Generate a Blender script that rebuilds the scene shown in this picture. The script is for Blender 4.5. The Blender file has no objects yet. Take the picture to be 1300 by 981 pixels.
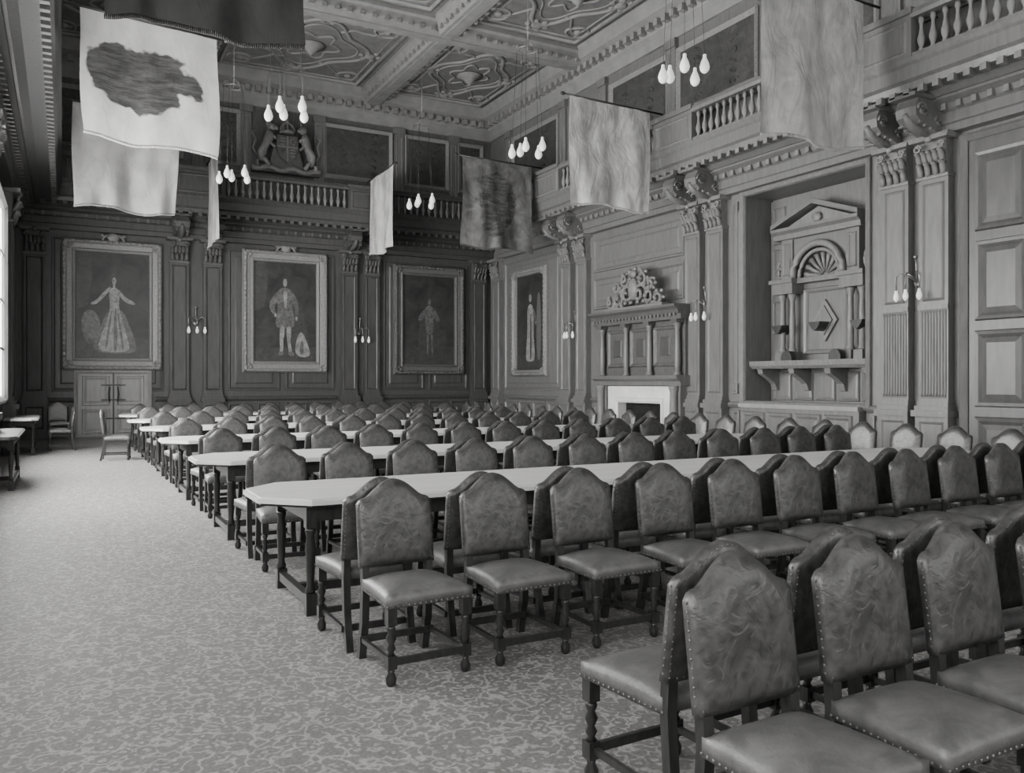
import bpy, math, random
from mathutils import Vector, Matrix
random.seed(7)
SC=bpy.context.scene
COL=SC.collection
pi=math.pi
# ---------------------------------------------------------------- materials
def nt(name):
    m=bpy.data.materials.new(name); m.use_nodes=True
    n=m.node_tree; b=n.nodes['Principled BSDF']; return m,n,b
def g(v): return (v,v*0.995,v*0.985,1)
def ramp(n,stops,fac):
    r=n.nodes.new('ShaderNodeValToRGB'); e=r.color_ramp.elements
    while len(e)<len(stops): e.new(0.5)
    for k,(p,v) in enumerate(stops): e[k].position=p; e[k].color=g(v)
    n.links.new(fac,r.inputs[0]); return r
def coords(n,scale,kind='Object'):
    t=n.nodes.new('ShaderNodeTexCoord'); mp=n.nodes.new('ShaderNodeMapping')
    mp.inputs['Scale'].default_value=scale; n.links.new(t.outputs[kind],mp.inputs[0]); return mp.outputs[0]
def noise(n,co,s,d=4,r=.55,dist=0):
    x=n.nodes.new('ShaderNodeTexNoise'); x.inputs['Scale'].default_value=s; x.inputs['Detail'].default_value=d
    x.inputs['Roughness'].default_value=r; x.inputs['Distortion'].default_value=dist; n.links.new(co,x.inputs['Vector']); return x.outputs['Fac']
def bump(n,b,fac,s=.2,d=.02):
    u=n.nodes.new('ShaderNodeBump'); u.inputs['Strength'].default_value=s; u.inputs['Distance'].default_value=d
    n.links.new(fac,u.inputs['Height']); n.links.new(u.outputs[0],b.inputs['Normal'])
def mat_noise(name,lo,hi,scale=(1,1,1),s=4,rough=.5,bs=.15,spec=.4,metal=0):
    m,n,b=nt(name); co=coords(n,scale); f=noise(n,co,s)
    r=ramp(n,[(.3,lo),(.7,hi)],f); n.links.new(r.outputs[0],b.inputs['Base Color'])
    b.inputs['Roughness'].default_value=rough; b.inputs['Specular IOR Level'].default_value=spec
    b.inputs['Metallic'].default_value=metal
    if bs: bump(n,b,f,bs)
    return m
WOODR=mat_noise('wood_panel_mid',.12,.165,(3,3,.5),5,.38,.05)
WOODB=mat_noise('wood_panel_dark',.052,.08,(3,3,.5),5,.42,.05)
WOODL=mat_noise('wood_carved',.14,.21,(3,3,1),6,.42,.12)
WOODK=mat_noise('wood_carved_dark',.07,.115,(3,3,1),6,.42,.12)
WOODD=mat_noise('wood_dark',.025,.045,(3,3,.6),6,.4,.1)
CHW=mat_noise('chair_wood',.015,.035,(4,4,1),8,.3,.1)
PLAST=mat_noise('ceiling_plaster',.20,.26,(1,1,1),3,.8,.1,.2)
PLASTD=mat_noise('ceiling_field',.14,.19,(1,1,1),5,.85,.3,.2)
MARB=mat_noise('marble',.6,.8,(1,1,1),3,.35,.0)
BLACK=mat_noise('soot',.012,.03,(1,1,1),4,.9,0,.1)
TABLE=mat_noise('table_cloth_top',.50,.60,(.6,3,1),3,.34,.02)
GILT=mat_noise('gilt_frame',.15,.27,(1,1,1),30,.42,.6,.6)
GILTD=mat_noise('dark_gilt',.07,.14,(1,1,1),30,.45,.6,.5)
BRASS=mat_noise('brass',.2,.35,(1,1,1),10,.3,0,.6,.6)
STUD=mat_noise('stud_brass',.08,.18,(1,1,1),10,.35,0,.6,.3)
DOORP=mat_noise('pale_door',.22,.29,(3,3,.6),4,.5,.05)
DOORM=mat_noise('brown_door',.07,.10,(3,3,.6),4,.35,.05)
def m_leather(name,lo,hi,rough,emb=True):
    m,n,b=nt(name); co=coords(n,(1,1,1)); f=noise(n,co,9,6,.65,.8); f2=noise(n,co,90,2)
    r=ramp(n,[(.36,lo),(.64,hi)],f); out=r.outputs[0]
    h=f2
    if emb:
        v=n.nodes.new('ShaderNodeTexVoronoi'); v.feature='SMOOTH_F1'; v.inputs['Scale'].default_value=20; v.inputs['Smoothness'].default_value=.3
        w=noise(n,co,11,2,.5,1.5)
        a=n.nodes.new('ShaderNodeVectorMath'); a.operation='ADD'
        mw=n.nodes.new('ShaderNodeMath'); mw.operation='MULTIPLY'; mw.inputs[1].default_value=.12; n.links.new(w,mw.inputs[0])
        n.links.new(co,a.inputs[0]); n.links.new(mw.outputs[0],a.inputs[1]); n.links.new(a.outputs[0],v.inputs['Vector'])
        r2=ramp(n,[(.15,.7),(.5,1.25)],v.outputs['Distance'])
        mm=n.nodes.new('ShaderNodeMix'); mm.data_type='RGBA'; mm.blend_type='MULTIPLY'; mm.inputs[0].default_value=1
        n.links.new(out,mm.inputs[6]); n.links.new(r2.outputs[0],mm.inputs[7]); out=mm.outputs[2]
        ad=n.nodes.new('ShaderNodeMath'); ad.operation='MULTIPLY_ADD'; ad.inputs[1].default_value=.25
        n.links.new(f2,ad.inputs[0]); n.links.new(v.outputs['Distance'],ad.inputs[2]); h=ad.outputs[0]
    n.links.new(out,b.inputs['Base Color'])
    b.inputs['Roughness'].default_value=rough; b.inputs['Specular IOR Level'].default_value=.55
    bump(n,b,h,.35 if emb else .25,.006); return m
LEATH=m_leather('leather_back',.024,.058,.36)
LSEAT=m_leather('leather_seat',.07,.12,.42,False)
LPALE=m_leather('leather_pale',.22,.3,.45,False)
def m_carpet():
    m,n,b=nt('carpet'); co=coords(n,(1,1,1))
    v=n.nodes.new('ShaderNodeTexVoronoi'); v.feature='SMOOTH_F1'; v.inputs['Scale'].default_value=17; v.inputs['Smoothness'].default_value=.2
    w=n.nodes.new('ShaderNodeTexNoise'); w.inputs['Scale'].default_value=18; w.inputs['Detail'].default_value=3
    n.links.new(co,w.inputs['Vector'])
    mx=n.nodes.new('ShaderNodeVectorMath'); mx.operation='MULTIPLY_ADD'; mx.inputs[1].default_value=(.07,.07,0)
    n.links.new(w.outputs['Color'],mx.inputs[0]); n.links.new(co,mx.inputs[2]); n.links.new(mx.outputs[0],v.inputs['Vector'])
    mu=n.nodes.new('ShaderNodeMath'); mu.operation='MULTIPLY'; mu.inputs[1].default_value=12
    n.links.new(v.outputs['Distance'],mu.inputs[0])
    si=n.nodes.new('ShaderNodeMath'); si.operation='SINE'; n.links.new(mu.outputs[0],si.inputs[0])
    r=ramp(n,[(.0,.20),(.45,.25),(.9,.40)],si.outputs[0])
    f2=noise(n,co,60,3,.7); r2=ramp(n,[(.32,.55),(.68,1.)],f2)
    f3=noise(n,co,7,3); r3=ramp(n,[(.3,.82),(.7,1.)],f3)
    def mul(a,c):
        mm=n.nodes.new('ShaderNodeMix'); mm.data_type='RGBA'; mm.blend_type='MULTIPLY'; mm.inputs[0].default_value=1
        n.links.new(a,mm.inputs[6]); n.links.new(c,mm.inputs[7]); return mm.outputs[2]
    n.links.new(mul(mul(r.outputs[0],r2.outputs[0]),r3.outputs[0]),b.inputs['Base Color']); b.inputs['Roughness'].default_value=.55
    b.inputs['Specular IOR Level'].default_value=.5
    bump(n,b,f2,.3,.008); return m
CARPET=m_carpet()
def m_flag(name,lo,hi,blob=None,pat=8,rough=.55,bs=.5):
    m,n,b=nt(name); co=coords(n,(1,1,1),'UV')
    f=noise(n,co,pat,4,.6,.6); r=ramp(n,[(.36,lo),(.62,hi)],f); out=r.outputs[0]
    if blob:
        (cx,cy,rx,ry,dark)=blob
        mp=n.nodes.new('ShaderNodeMapping'); mp.inputs['Location'].default_value=(-cx/rx,-cy/ry,0); mp.inputs['Scale'].default_value=(1/rx,1/ry,1)
        n.links.new(co,mp.inputs[0])
        le=n.nodes.new('ShaderNodeVectorMath'); le.operation='LENGTH'; n.links.new(mp.outputs[0],le.inputs[0])
        f3=noise(n,co,3.2,3,.6)
        ad=n.nodes.new('ShaderNodeMath'); ad.operation='MULTIPLY_ADD'; ad.inputs[1].default_value=1.1
        n.links.new(f3,ad.inputs[0]); n.links.new(le.outputs['Value'],ad.inputs[2])
        rr=n.nodes.new('ShaderNodeMapRange'); rr.inputs[1].default_value=1.48; rr.inputs[2].default_value=1.54
        n.links.new(ad.outputs[0],rr.inputs[0])
        c2=n.nodes.new('ShaderNodeMapping'); c2.inputs['Scale'].default_value=(1,5,1); n.links.new(co,c2.inputs[0])
        fd=noise(n,c2.outputs[0],5,5,.7); rd=ramp(n,[(.38,dark),(.72,dark*5)],fd)
        mm=n.nodes.new('ShaderNodeMix'); mm.data_type='RGBA'
        n.links.new(rr.outputs[0],mm.inputs[0]); n.links.new(rd.outputs[0],mm.inputs[6]); n.links.new(out,mm.inputs[7]); out=mm.outputs[2]
    n.links.new(out,b.inputs['Base Color']); b.inputs['Roughness'].default_value=rough
    cb=n.nodes.new('ShaderNodeMapping'); cb.inputs['Scale'].default_value=(2.0,1.0,1); cb.inputs['Rotation'].default_value=(0,0,.5); n.links.new(co,cb.inputs[0])
    fb=noise(n,cb.outputs[0],2.6,3,.5,.6); bump(n,b,fb,bs,.12)
    return m
F_MAP=m_flag('flag_pale_with_device',.42,.50,(.42,.52,.42,.27,.022),5,.6,.25)
F_PALE=m_flag('flag_cream',.42,.66,None,4,.5,.8)
F_GREY=m_flag('flag_grey_damask',.38,.52,None,7,.45,.8)
F_DARK=m_flag('flag_dark',.015,.03,None,5,.6,.3)
F_MIDD=m_flag('flag_mid_dark',.07,.15,(.5,.5,.3,.4,.03),6,.55,.5)
F_MID2=m_flag('flag_soft_grey',.20,.27,None,4,.6,.4)
def m_emit(name,c,s):
    m,n,b=nt(name); b.inputs['Base Color'].default_value=g(.8); b.inputs['Emission Color'].default_value=g(c); b.inputs['Emission Strength'].default_value=s
    return m
PANE=m_emit('window_daylight',1,30.0)
PANEN=m_emit('window_daylight_dim',1,8.0)
FILLPANE=m_emit('window_daylight_soft',1,4.2)  # glow for unseen panes added as ceiling light and frontal fill
BULB=m_emit('frosted_bulb',.95,.5)
def m_paint(name,lo,hi,s=3):
    m,n,b=nt(name); co=coords(n,(1,1,1)); f=noise(n,co,s,5,.7,.8)
    r=ramp(n,[(.35,lo),(.7,hi)],f); n.links.new(r.outputs[0],b.inputs['Base Color']); b.inputs['Roughness'].default_value=.5
    return m
CANV=m_paint('oil_canvas_dark',.016,.05,1.5)
CANV2=m_paint('oil_figure_pale',.12,.36,7)
CANV3=m_paint('oil_figure_mid',.05,.17,7)
CANV4=m_paint('oil_figure_dark',.03,.065,6)
CANVU=m_paint('faded_panel',.035,.08,5)

# ---------------------------------------------------------------- mesh builder
class MB:
    def __init__(s): s.v=[];s.f=[];s.m=[];s.s=[];s.uv=None
    def add(s,vs,fs,mi=0,sm=False):
        o=len(s.v); s.v+=[tuple(p) for p in vs]
        for f in fs: s.f.append([i+o for i in f]); s.m.append(mi); s.s.append(sm)
        return s
    def box(s,x0,x1,y0,y1,z0,z1,mi=0):
        if x0>x1:x0,x1=x1,x0
        if y0>y1:y0,y1=y1,y0
        if z0>z1:z0,z1=z1,z0
        return s.add([(x0,y0,z0),(x1,y0,z0),(x1,y1,z0),(x0,y1,z0),(x0,y0,z1),(x1,y0,z1),(x1,y1,z1),(x0,y1,z1)],
          [(0,3,2,1),(4,5,6,7),(0,1,5,4),(1,2,6,5),(2,3,7,6),(3,0,4,7)],mi)
    def lathe(s,prof,cx=0,cy=0,cz=0,n=12,mi=0,sm=True,M=None,caps=True):
        vs=[];k=len(prof)
        for (r,z) in prof:
            for i in range(n):
                a=2*pi*i/n; p=Vector((r*math.cos(a),r*math.sin(a),z))
                if M: p=M@p
                vs.append((p.x+cx,p.y+cy,p.z+cz))
        fs=[]
        for j in range(k-1):
            for i in range(n):
                i2=(i+1)%n; fs.append((j*n+i,j*n+i2,(j+1)*n+i2,(j+1)*n+i))
        s.add(vs,fs,mi,sm)
        if caps:
            o=len(s.v)-len(vs)
            s.f.append([o+i for i in range(n)][::-1]); s.m.append(mi); s.s.append(False)
            s.f.append([o+(k-1)*n+i for i in range(n)]); s.m.append(mi); s.s.append(False)
        return s
    def prism(s,ol,c0,c1,plane='xz',mi=0,sm=False):
        n=len(ol)
        def P(a,b,c):
            if plane=='xz': return (a,c,b)
            if plane=='yz': return (c,a,b)
            return (a,b,c)
        vs=[P(a,b,c0) for a,b in ol]+[P(a,b,c1) for a,b in ol]
        fs=[tuple(range(n))[::-1],tuple(range(n,2*n))]
        s.add(vs,fs,mi,False)
        o=len(s.v)-2*n
        for i in range(n):
            j=(i+1)%n; s.f.append([o+i,o+j,o+n+j,o+n+i]); s.m.append(mi); s.s.append(sm)
        return s
    def tube(s,pts,r,n=6,closed=False,mi=0,flat=1.0,rs=None):
        pts=[Vector(p) for p in pts];k=len(pts);vs=[]
        for i,p in enumerate(pts):
            a=pts[(i-1)%k] if (closed or i>0) else p
            b=pts[(i+1)%k] if (closed or i<k-1) else p
            t=(b-a); t=t.normalized() if t.length>1e-9 else Vector((0,0,1))
            up=Vector((0,0,1)) if abs(t.z)<.95 else Vector((0,1,0))
            u=t.cross(up).normalized(); w=u.cross(t)
            rr=rs[i] if rs else r
            for q in range(n):
                an=2*pi*q/n; vs.append(p+u*math.cos(an)*rr+w*math.sin(an)*rr*flat)
        fs=[]
        for i in range(k if closed else k-1):
            i2=(i+1)%k
            for q in range(n):
                q2=(q+1)%n; fs.append((i*n+q,i*n+q2,i2*n+q2,i2*n+q))
        if not closed: fs+= [tuple(range(n))[::-1],tuple((k-1)*n+q for q in range(n))]
        return s.add(vs,fs,mi,True)
    def ball(s,c,r,nu=10,nv=6,mi=0):
        if not isinstance(r,(tuple,list)): r=(r,r,r)
        vs=[];fs=[]
        vs.append((c[0],c[1],c[2]-r[2]))
        for j in range(1,nv):
            ph=-pi/2+pi*j/nv
            for i in range(nu):
                a=2*pi*i/nu; vs.append((c[0]+r[0]*math.cos(ph)*math.cos(a),c[1]+r[1]*math.cos(ph)*math.sin(a),c[2]+r[2]*math.sin(ph)))
        vs.append((c[0],c[1],c[2]+r[2])); L=len(vs)-1
        for i in range(nu):
            i2=(i+1)%nu
            fs.append((0,1+i2,1+i)); 
            for j in range(nv-2): fs.append((1+j*nu+i,1+j*nu+i2,1+(j+1)*nu+i2,1+(j+1)*nu+i))
            fs.append((1+(nv-2)*nu+i,1+(nv-2)*nu+i2,L))
        return s.add(vs,fs,mi,True)
    def ring(s,x0,x1,z0,z1,prof,mi=0,y=0,fill=None):
        vs=[]
        for (a,d) in prof: vs+=[(x0+a,y-d,z0+a),(x1-a,y-d,z0+a),(x1-a,y-d,z1-a),(x0+a,y-d,z1-a)]
        fs=[]
        for j in range(len(prof)-1):
            for i in range(4):
                i2=(i+1)%4; fs.append((j*4+i,j*4+i2,(j+1)*4+i2,(j+1)*4+i))
        s.add(vs,fs,mi)
        if fill is not None:
            o=len(s.v)-4; s.f.append([o,o+1,o+2,o+3]); s.m.append(fill); s.s.append(False)
        return s
    def sweepx(s,prof,x0,x1,mi=0):
        return s.prism([(-d,z) for d,z in prof],x0,x1,'yz',mi)
    def mesh(s,name,mats,fix=True):
        me=bpy.data.meshes.new(name); me.from_pydata(s.v,[],s.f)
        for m in mats: me.materials.append(m)
        for p,mi,sm in zip(me.polygons,s.m,s.s): p.material_index=mi; p.use_smooth=sm
        if fix:
            import bmesh
            bm=bmesh.new(); bm.from_mesh(me); bmesh.ops.recalc_face_normals(bm,faces=bm.faces); bm.to_mesh(me); bm.free()
        me.update(); return me
def mkobj(name,me,parent=None,loc=(0,0,0),rot=0):
    o=bpy.data.objects.new(name,me); COL.objects.link(o); o.location=loc; o.rotation_euler=(0,0,rot)
    if parent: o.parent=parent
    return o
def tag(o,label,cat,group=None):
    o['label']=label; o['category']=cat
    if group: o['group']=group
    return o
def empty(name,loc,rot=0):
    o=mkobj(name,None,None,loc,rot); o.empty_display_size=.2; return o
tn=[0]
def struct(name,me,label,loc=(0,0,0),rot=0,cat='trim'):
    if name=='trim': tn[0]+=1; name='trim_%d'%tn[0]
    o=mkobj(name,me,None,loc,rot); o['kind']='structure'; o['label']=label; o['category']=cat; return o
RW=-pi/2
LW=pi/2
W=12.7; D=25.0; L=-1.1; H=10.45; BK=-4.0
# ---------------------------------------------------------------- shell
struct('floor',MB().box(L-.3,W+1.2,BK-.3,D+.3,-.2,0).mesh('floor',[CARPET]),'grey floral patterned wall-to-wall carpet',cat='floor')
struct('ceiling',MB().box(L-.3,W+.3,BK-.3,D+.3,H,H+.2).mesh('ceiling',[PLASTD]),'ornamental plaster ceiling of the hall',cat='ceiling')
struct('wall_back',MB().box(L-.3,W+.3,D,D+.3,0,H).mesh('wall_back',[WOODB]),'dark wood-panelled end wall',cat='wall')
struct('wall_front',MB().box(L-.3,W+.3,BK-.3,BK,0,H).mesh('wall_front',[WOODR]),'panelled wall at the near end',cat='wall')
b=MB()
RY0,RY1,RZ=10.1,13.1,5.4
b.box(W,W+.95,BK,RY0,0,H).box(W,W+.95,RY1,D,0,H).box(W,W+.95,RY0,RY1,RZ,H).box(W+.8,W+.95,RY0,RY1,0,RZ)
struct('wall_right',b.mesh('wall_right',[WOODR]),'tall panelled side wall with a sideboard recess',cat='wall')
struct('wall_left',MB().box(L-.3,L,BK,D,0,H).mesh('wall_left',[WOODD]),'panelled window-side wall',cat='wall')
wn=[0]
def window(w,z0,z1,loc,rot,pane):
    wn[0]+=1
    b=MB()
    b.box(-w/2,w/2,-.03,-.01,z0,z1,1)
    b.ring(-w/2-.12,w/2+.12,z0-.12,z1+.12,[(0,0),(0,.1),(.06,.14),(.12,.08),(.14,.03)],0)
    k=max(2,int(w/0.9))
    for i in range(1,k): 
        x=-w/2+w*i/k; b.box(x-.03,x+.03,-.08,-.03,z0,z1,0)
    kz=max(2,int((z1-z0)/.9))
    for i in range(1,kz):
        z=z0+(z1-z0)*i/kz; b.box(-w/2,w/2,-.07,-.03,z-.025,z+.025,0)
    struct('window_%d'%wn[0],b.mesh('window',[WOODR,pane]),'tall bright window with wooden glazing bars',loc,rot,'window')
for cy in (.9,6.4,11.9,17.0):
    window(4.3,1.2,4.9,(L,cy,0),LW,PANE if cy>10 else PANEN)
    window(3.2,7.4,9.4,(L,cy,0),LW,FILLPANE)  # unseen clerestory panes, added to light the ceiling
for cx in (1.2,5.8,10.4): window(3.4,1.4,5.2,(cx,BK,0),pi,FILLPANE)  # unseen panes behind the camera, added for frontal fill
for cx in (3.5,8.1): window(3.2,7.4,9.4,(cx,BK,0),pi,FILLPANE)  # upper rear panes, also added as fill out of view
# ---------------------------------------------------------------- ceiling beams
def beamprof(hw,d):
    return [(-hw,0),(-hw,-d*.25),(-hw+.08,-d*.35),(-hw+.12,-d*.7),(-hw+.2,-d),(hw-.2,-d),(hw-.12,-d*.7),(hw-.08,-d*.35),(hw,-d*.25),(hw,0)]
BX=[3.2,8.4]; BY=[19.1,13.2,7.3,1.4]
for x in BX:
    b=MB(); n=[(x+a,H+z) for a,z in beamprof(.42,.4)]; b.prism(n,BK,D,'xz')
    y=BK
    while y<D-.1:
        b.box(x-.36,x-.28,y,y+.12,H-.36,H-.27); b.box(x+.28,x+.36,y,y+.12,H-.36,H-.27); y+=.3
    b.box(x-.12,x+.12,BK,D,H-.43,H-.40)
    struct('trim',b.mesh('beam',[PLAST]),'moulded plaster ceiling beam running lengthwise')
for y in BY:
    b=MB(); n=[(y+a,H-.005+z) for a,z in beamprof(.42,.4)]; b.prism(n,L,W,'yz')
    x=L
    while x<W:
        if min(abs(x-q) for q in BX)>.5:
            b.box(x,x+.12,y-.36,y-.28,H-.36,H-.27); b.box(x,x+.12,y+.28,y+.36,H-.36,H-.27)
        x+=.3
    b.box(L,W,y-.12,y+.12,H-.435,H-.405)
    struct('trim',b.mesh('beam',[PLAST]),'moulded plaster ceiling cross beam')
cp=[(0,9.55),(.08,9.55),(.1,9.75),(.22,9.85),(.28,10.05),(.5,10.15),(.55,10.3),(.62,10.45),(0,10.45)]
def cornice(u0,u1,loc,rot,mt=PLAST):
    b=MB(); b.sweepx(cp,u0,u1)
    u=u0+.3
    while u<u1-.3: b.box(u,u+.14,-.42,-.2,9.9,10.06); u+=.3
    struct('trim',b.mesh('cornice',[mt]),'dentilled plaster cornice under the ceiling',loc,rot)
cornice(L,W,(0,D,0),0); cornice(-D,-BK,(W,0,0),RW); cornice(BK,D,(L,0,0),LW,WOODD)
xs=[L+.6,BX[0]-.42,BX[0]+.42,BX[1]-.42,BX[1]+.42,W-.6]
ys=[D-.6,19.52,18.68,13.62,12.78,7.72,6.88,1.82]
for j in range(0,8,2):
    for i in range(0,6,2):
        x0,x1=xs[i],xs[i+1]; y1,y0=ys[j],ys[j+1]
        cx,cy=(x0+x1)/2,(y0+y1)/2; a=(x1-x0)/2; c=(y1-y0)/2; b=MB()
        z=H-.01; K=.8
        def loop(fn,r,k=72): b.tube([(cx+fn(t)[0],cy+fn(t)[1],z) for t in [2*pi*q/k for q in range(k)]],r*K,6,True,0,.8)
        m=.22
        b.tube([(x0+m,y0+m,z),(x1-m,y0+m,z),(x1-m,y1-m,z),(x0+m,y1-m,z)],.07,6,True)
        m=.42
        b.tube([(x0+m,y0+m,z),(x1-m,y0+m,z),(x1-m,y1-m,z),(x0+m,y1-m,z)],.035,6,True)
        loop(lambda t:((a*.62)*math.cos(t)*(1+.16*math.cos(4*t)),(c*.62)*math.sin(t)*(1+.16*math.cos(4*t))),.075)
        loop(lambda t:((a*.50)*math.cos(t)*(1+.16*math.cos(4*t)),(c*.50)*math.sin(t)*(1+.16*math.cos(4*t))),.035)
        loop(lambda t:((a*.30)*math.cos(t)*(1+.2*math.cos(6*t)),(c*.30)*math.sin(t)*(1+.2*math.cos(6*t))),.05)
        for sx in (-1,1):
            for sy in (-1,1):
                px,py=cx+sx*a*.70,cy+sy*c*.70
                b.tube([(px+.0+ .30*math.cos(t)*(1-.1*math.cos(3*t)),py+.3*math.sin(t),z) for t in [2*pi*q/24 for q in range(24)]],.04,6,True)
                b.tube([(px-sx*q*.12*a,py-sy*.06*c*q+.18*math.sin(q*1.5),z) for q in range(5)],.035,6)
                b.ball((px,py,z),(.12,.12,.06))
        for (dx,dy) in ((a*.75,0),(-a*.75,0),(0,c*.75),(0,-c*.75)):
            b.ball((cx+dx,cy+dy,z),(.16,.16,.07)); 
            for q in range(6):
                an=q*pi/3; b.ball((cx+dx+.25*math.cos(an),cy+dy+.25*math.sin(an),z),(.09,.09,.045),8,5)
        b.lathe([(.35,0),(.38,-.05),(.2,-.1),(.12,-.2),(.02,-.28)],cx,cy,H,16)
        struct('trim',b.mesh('coffer',[PLAST]),'strapwork plaster ornament in a ceiling coffer')
# ---------------------------------------------------------------- pilasters
def capital(b,hw,d,z0,z1,mi=1):
    h=z1-z0
    b.box(-hw+.03,hw-.03,-d-.01,0,z0,z1,mi)
    b.box(-hw-.02,hw+.02,-d-.04,0,z0-.05,z0,mi)
    for row,(zz,off) in enumerate(((.0,.0),(.32,.04))):
        k=4 if row==0 else 5
        for i in range(k):
            x=-hw+.06+(2*hw-.12)*(i/(k-1))
            b.tube([(x,-d-.02,z0+h*zz),(x,-d-.05-off,z0+h*(zz+.18)),(x,-d-.09-off,z0+h*(zz+.33)),(x,-d-.15-off,z0+h*(zz+.30))],.05,6,False,mi,1,[.05,.055,.045,.02])
    for sx in (-1,1):
        b.tube([(sx*(hw-.06)+.07*math.cos(t)*(1-t/14),-d-.12,z0+h*.78+.07*math.sin(t)*(1-t/14)) for t in [q*.7 for q in range(13)]],.022,6,False,mi)
    b.prism([(-hw-.08,z1-.02),(hw+.08,z1-.02),(hw+.1,z1+.06),(-hw-.1,z1+.06)],-d-.16,0,'xz',mi)
    b.ball((0,-d-.14,z1-.0),(.07,.05,.07),8,5,mi)
def pilaster(w,loc,rot,mats,reeded=False,label='wood pilaster with carved leafy capital'):
    b=MB(); hw=w/2; d=.16
    b.box(-hw-.06,hw+.06,-.26,0,0,.18); b.box(-hw-.03,hw+.03,-.22,0,.18,.92); b.box(-hw-.07,hw+.07,-.28,0,.92,1.02)
    b.ring(-hw+.04,hw-.04,.26,.84,[(0,.22),(.02,.24),(.05,.215)],0,0)
    b.box(-hw-.04,hw+.04,-d-.07,0,1.02,1.1); b.box(-hw-.015,hw+.015,-d-.03,0,1.1,1.18)
    b.box(-hw,hw,-d,0,1.18,4.85)
    zt=1.25
    if reeded:
        k=9
        b.box(-hw+.03,hw-.03,-d-.004,-d,1.22,2.68,2)
        for i in range(k):
            x=-hw+.05+(w-.1)*i/(k-1); b.lathe([(.02,1.25),(.022,1.3),(.022,2.6),(.02,2.65)],x,-d,0,6)
        b.box(-hw-.01,hw+.01,-d-.03,0,2.68,2.76); zt=2.82
    b.ring(-hw+.06,hw-.06,zt,4.75,[(0,d),(.02,d+.025),(.05,d+.005)],0,0)
    capital(b,hw,d,4.87,5.45)
    struct('trim',b.mesh('pilaster',mats+[WOODB]),label,loc,rot)
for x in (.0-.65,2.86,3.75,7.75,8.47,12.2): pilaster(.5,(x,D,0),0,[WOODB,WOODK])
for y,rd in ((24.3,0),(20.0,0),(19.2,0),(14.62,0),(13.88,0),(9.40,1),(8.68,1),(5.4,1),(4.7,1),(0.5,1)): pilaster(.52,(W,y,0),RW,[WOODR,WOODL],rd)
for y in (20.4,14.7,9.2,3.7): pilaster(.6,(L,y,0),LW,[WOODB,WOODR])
ep=[(0,5.5),(.2,5.5),(.2,5.62),(.24,5.64),(.24,5.8),(.3,5.84),(.34,5.92),(.45,5.98),(.45,6.02),(0,6.02)]
gp=[(0,6.02),(.5,6.02),(.62,6.10),(.9,6.12),(.93,6.22),(1.0,6.26),(1.0,6.46),(1.04,6.5),(1.08,6.56),(0,6.56)]
def gallery(u0,u1,loc,rot,mats,ped,label,bays):
    b=MB(); b.sweepx(ep,u0,u1); b.sweepx(gp,u0,u1,0)
    u=u0+.1
    while u<u1-.1: b.box(u,u+.1,-.96,-.85,6.03,6.13,1); b.box(u,u+.08,-.38,-.28,5.82,5.92,1); u+=.25
    for (p,w) in ped:
        b.box(p-w/2,p+w/2,-1.04,-.82,6.56,7.24); b.box(p-w/2-.04,p+w/2+.04,-1.1,-.78,7.24,7.34)
        b.ring(p-w/2+.08,p+w/2-.08,6.64,7.16,[(0,1.04),(.03,1.07),(.07,1.03)],1)
    struct('trim',b.mesh('gallery',mats),label,loc,rot)
    M=Matrix.Rotation(rot,4,'Z')
    for (a,c) in bays:
        e=empty('balustrade',Vector(loc)+M@Vector(((a+c)/2,-.93,6.56)),rot)
        tag(e,'carved wooden gallery balustrade with turned balusters','balustrade','gallery balustrades')
        hw=(c-a)/2
        mkobj('handrail',MB().prism([(-.12,.62),(.12,.62),(.14,.68),(.12,.75),(-.12,.75),(-.14,.68)],-hw,hw,'yz').mesh('handrail',[mats[0]]),e)
        mkobj('bottom_rail',MB().box(-hw,hw,-.09,.09,0,.08).mesh('bottom_rail',[mats[0]]),e)
        n=max(3,int((c-a)/.19))
        for i in range(n): mkobj('baluster',BALU[mats[0].name],e,(-hw+(i+.5)*2*hw/n,0,.08))
balprof=[(.035,0),(.05,.02),(.03,.06),(.058,.15),(.062,.2),(.04,.28),(.024,.38),(.03,.44),(.045,.48),(.035,.54)]
BALU={}
for mm,lt in ((WOODR,PLAST),(WOODB,WOODL),(WOODD,WOODB)): BALU[mm.name]=MB().lathe(balprof,n=8).mesh('baluster',[lt])
gallery(-24.0,-BK,(W,0,0),RW,[WOODR,WOODL],[(-23.3,.7),(-19.6,1.3),(-14.25,1.3),(-9.1,1.3),(-5.05,1.2)],'projecting wooden gallery with moulded cornice',
   [(-22.95,-20.25),(-18.95,-14.9),(-13.6,-9.75),(-8.45,-5.65)])
gallery(L,W,(0,D,0),0,[WOODB,WOODK],[(-.2,.8),(3.3,1.3),(8.1,1.3),(11.9,.6)],'dark wooden gallery across the end wall',
   [(.2,2.65),(3.95,7.45),(8.75,11.6)])
gallery(BK,24.0,(L,0,0),LW,[WOODD,WOODB],[(20.2,.9),(14.7,1.2),(9.2,1.2)],'dark wooden gallery along the window wall',
   [(15.3,19.75),(9.8,14.1)])
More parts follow.
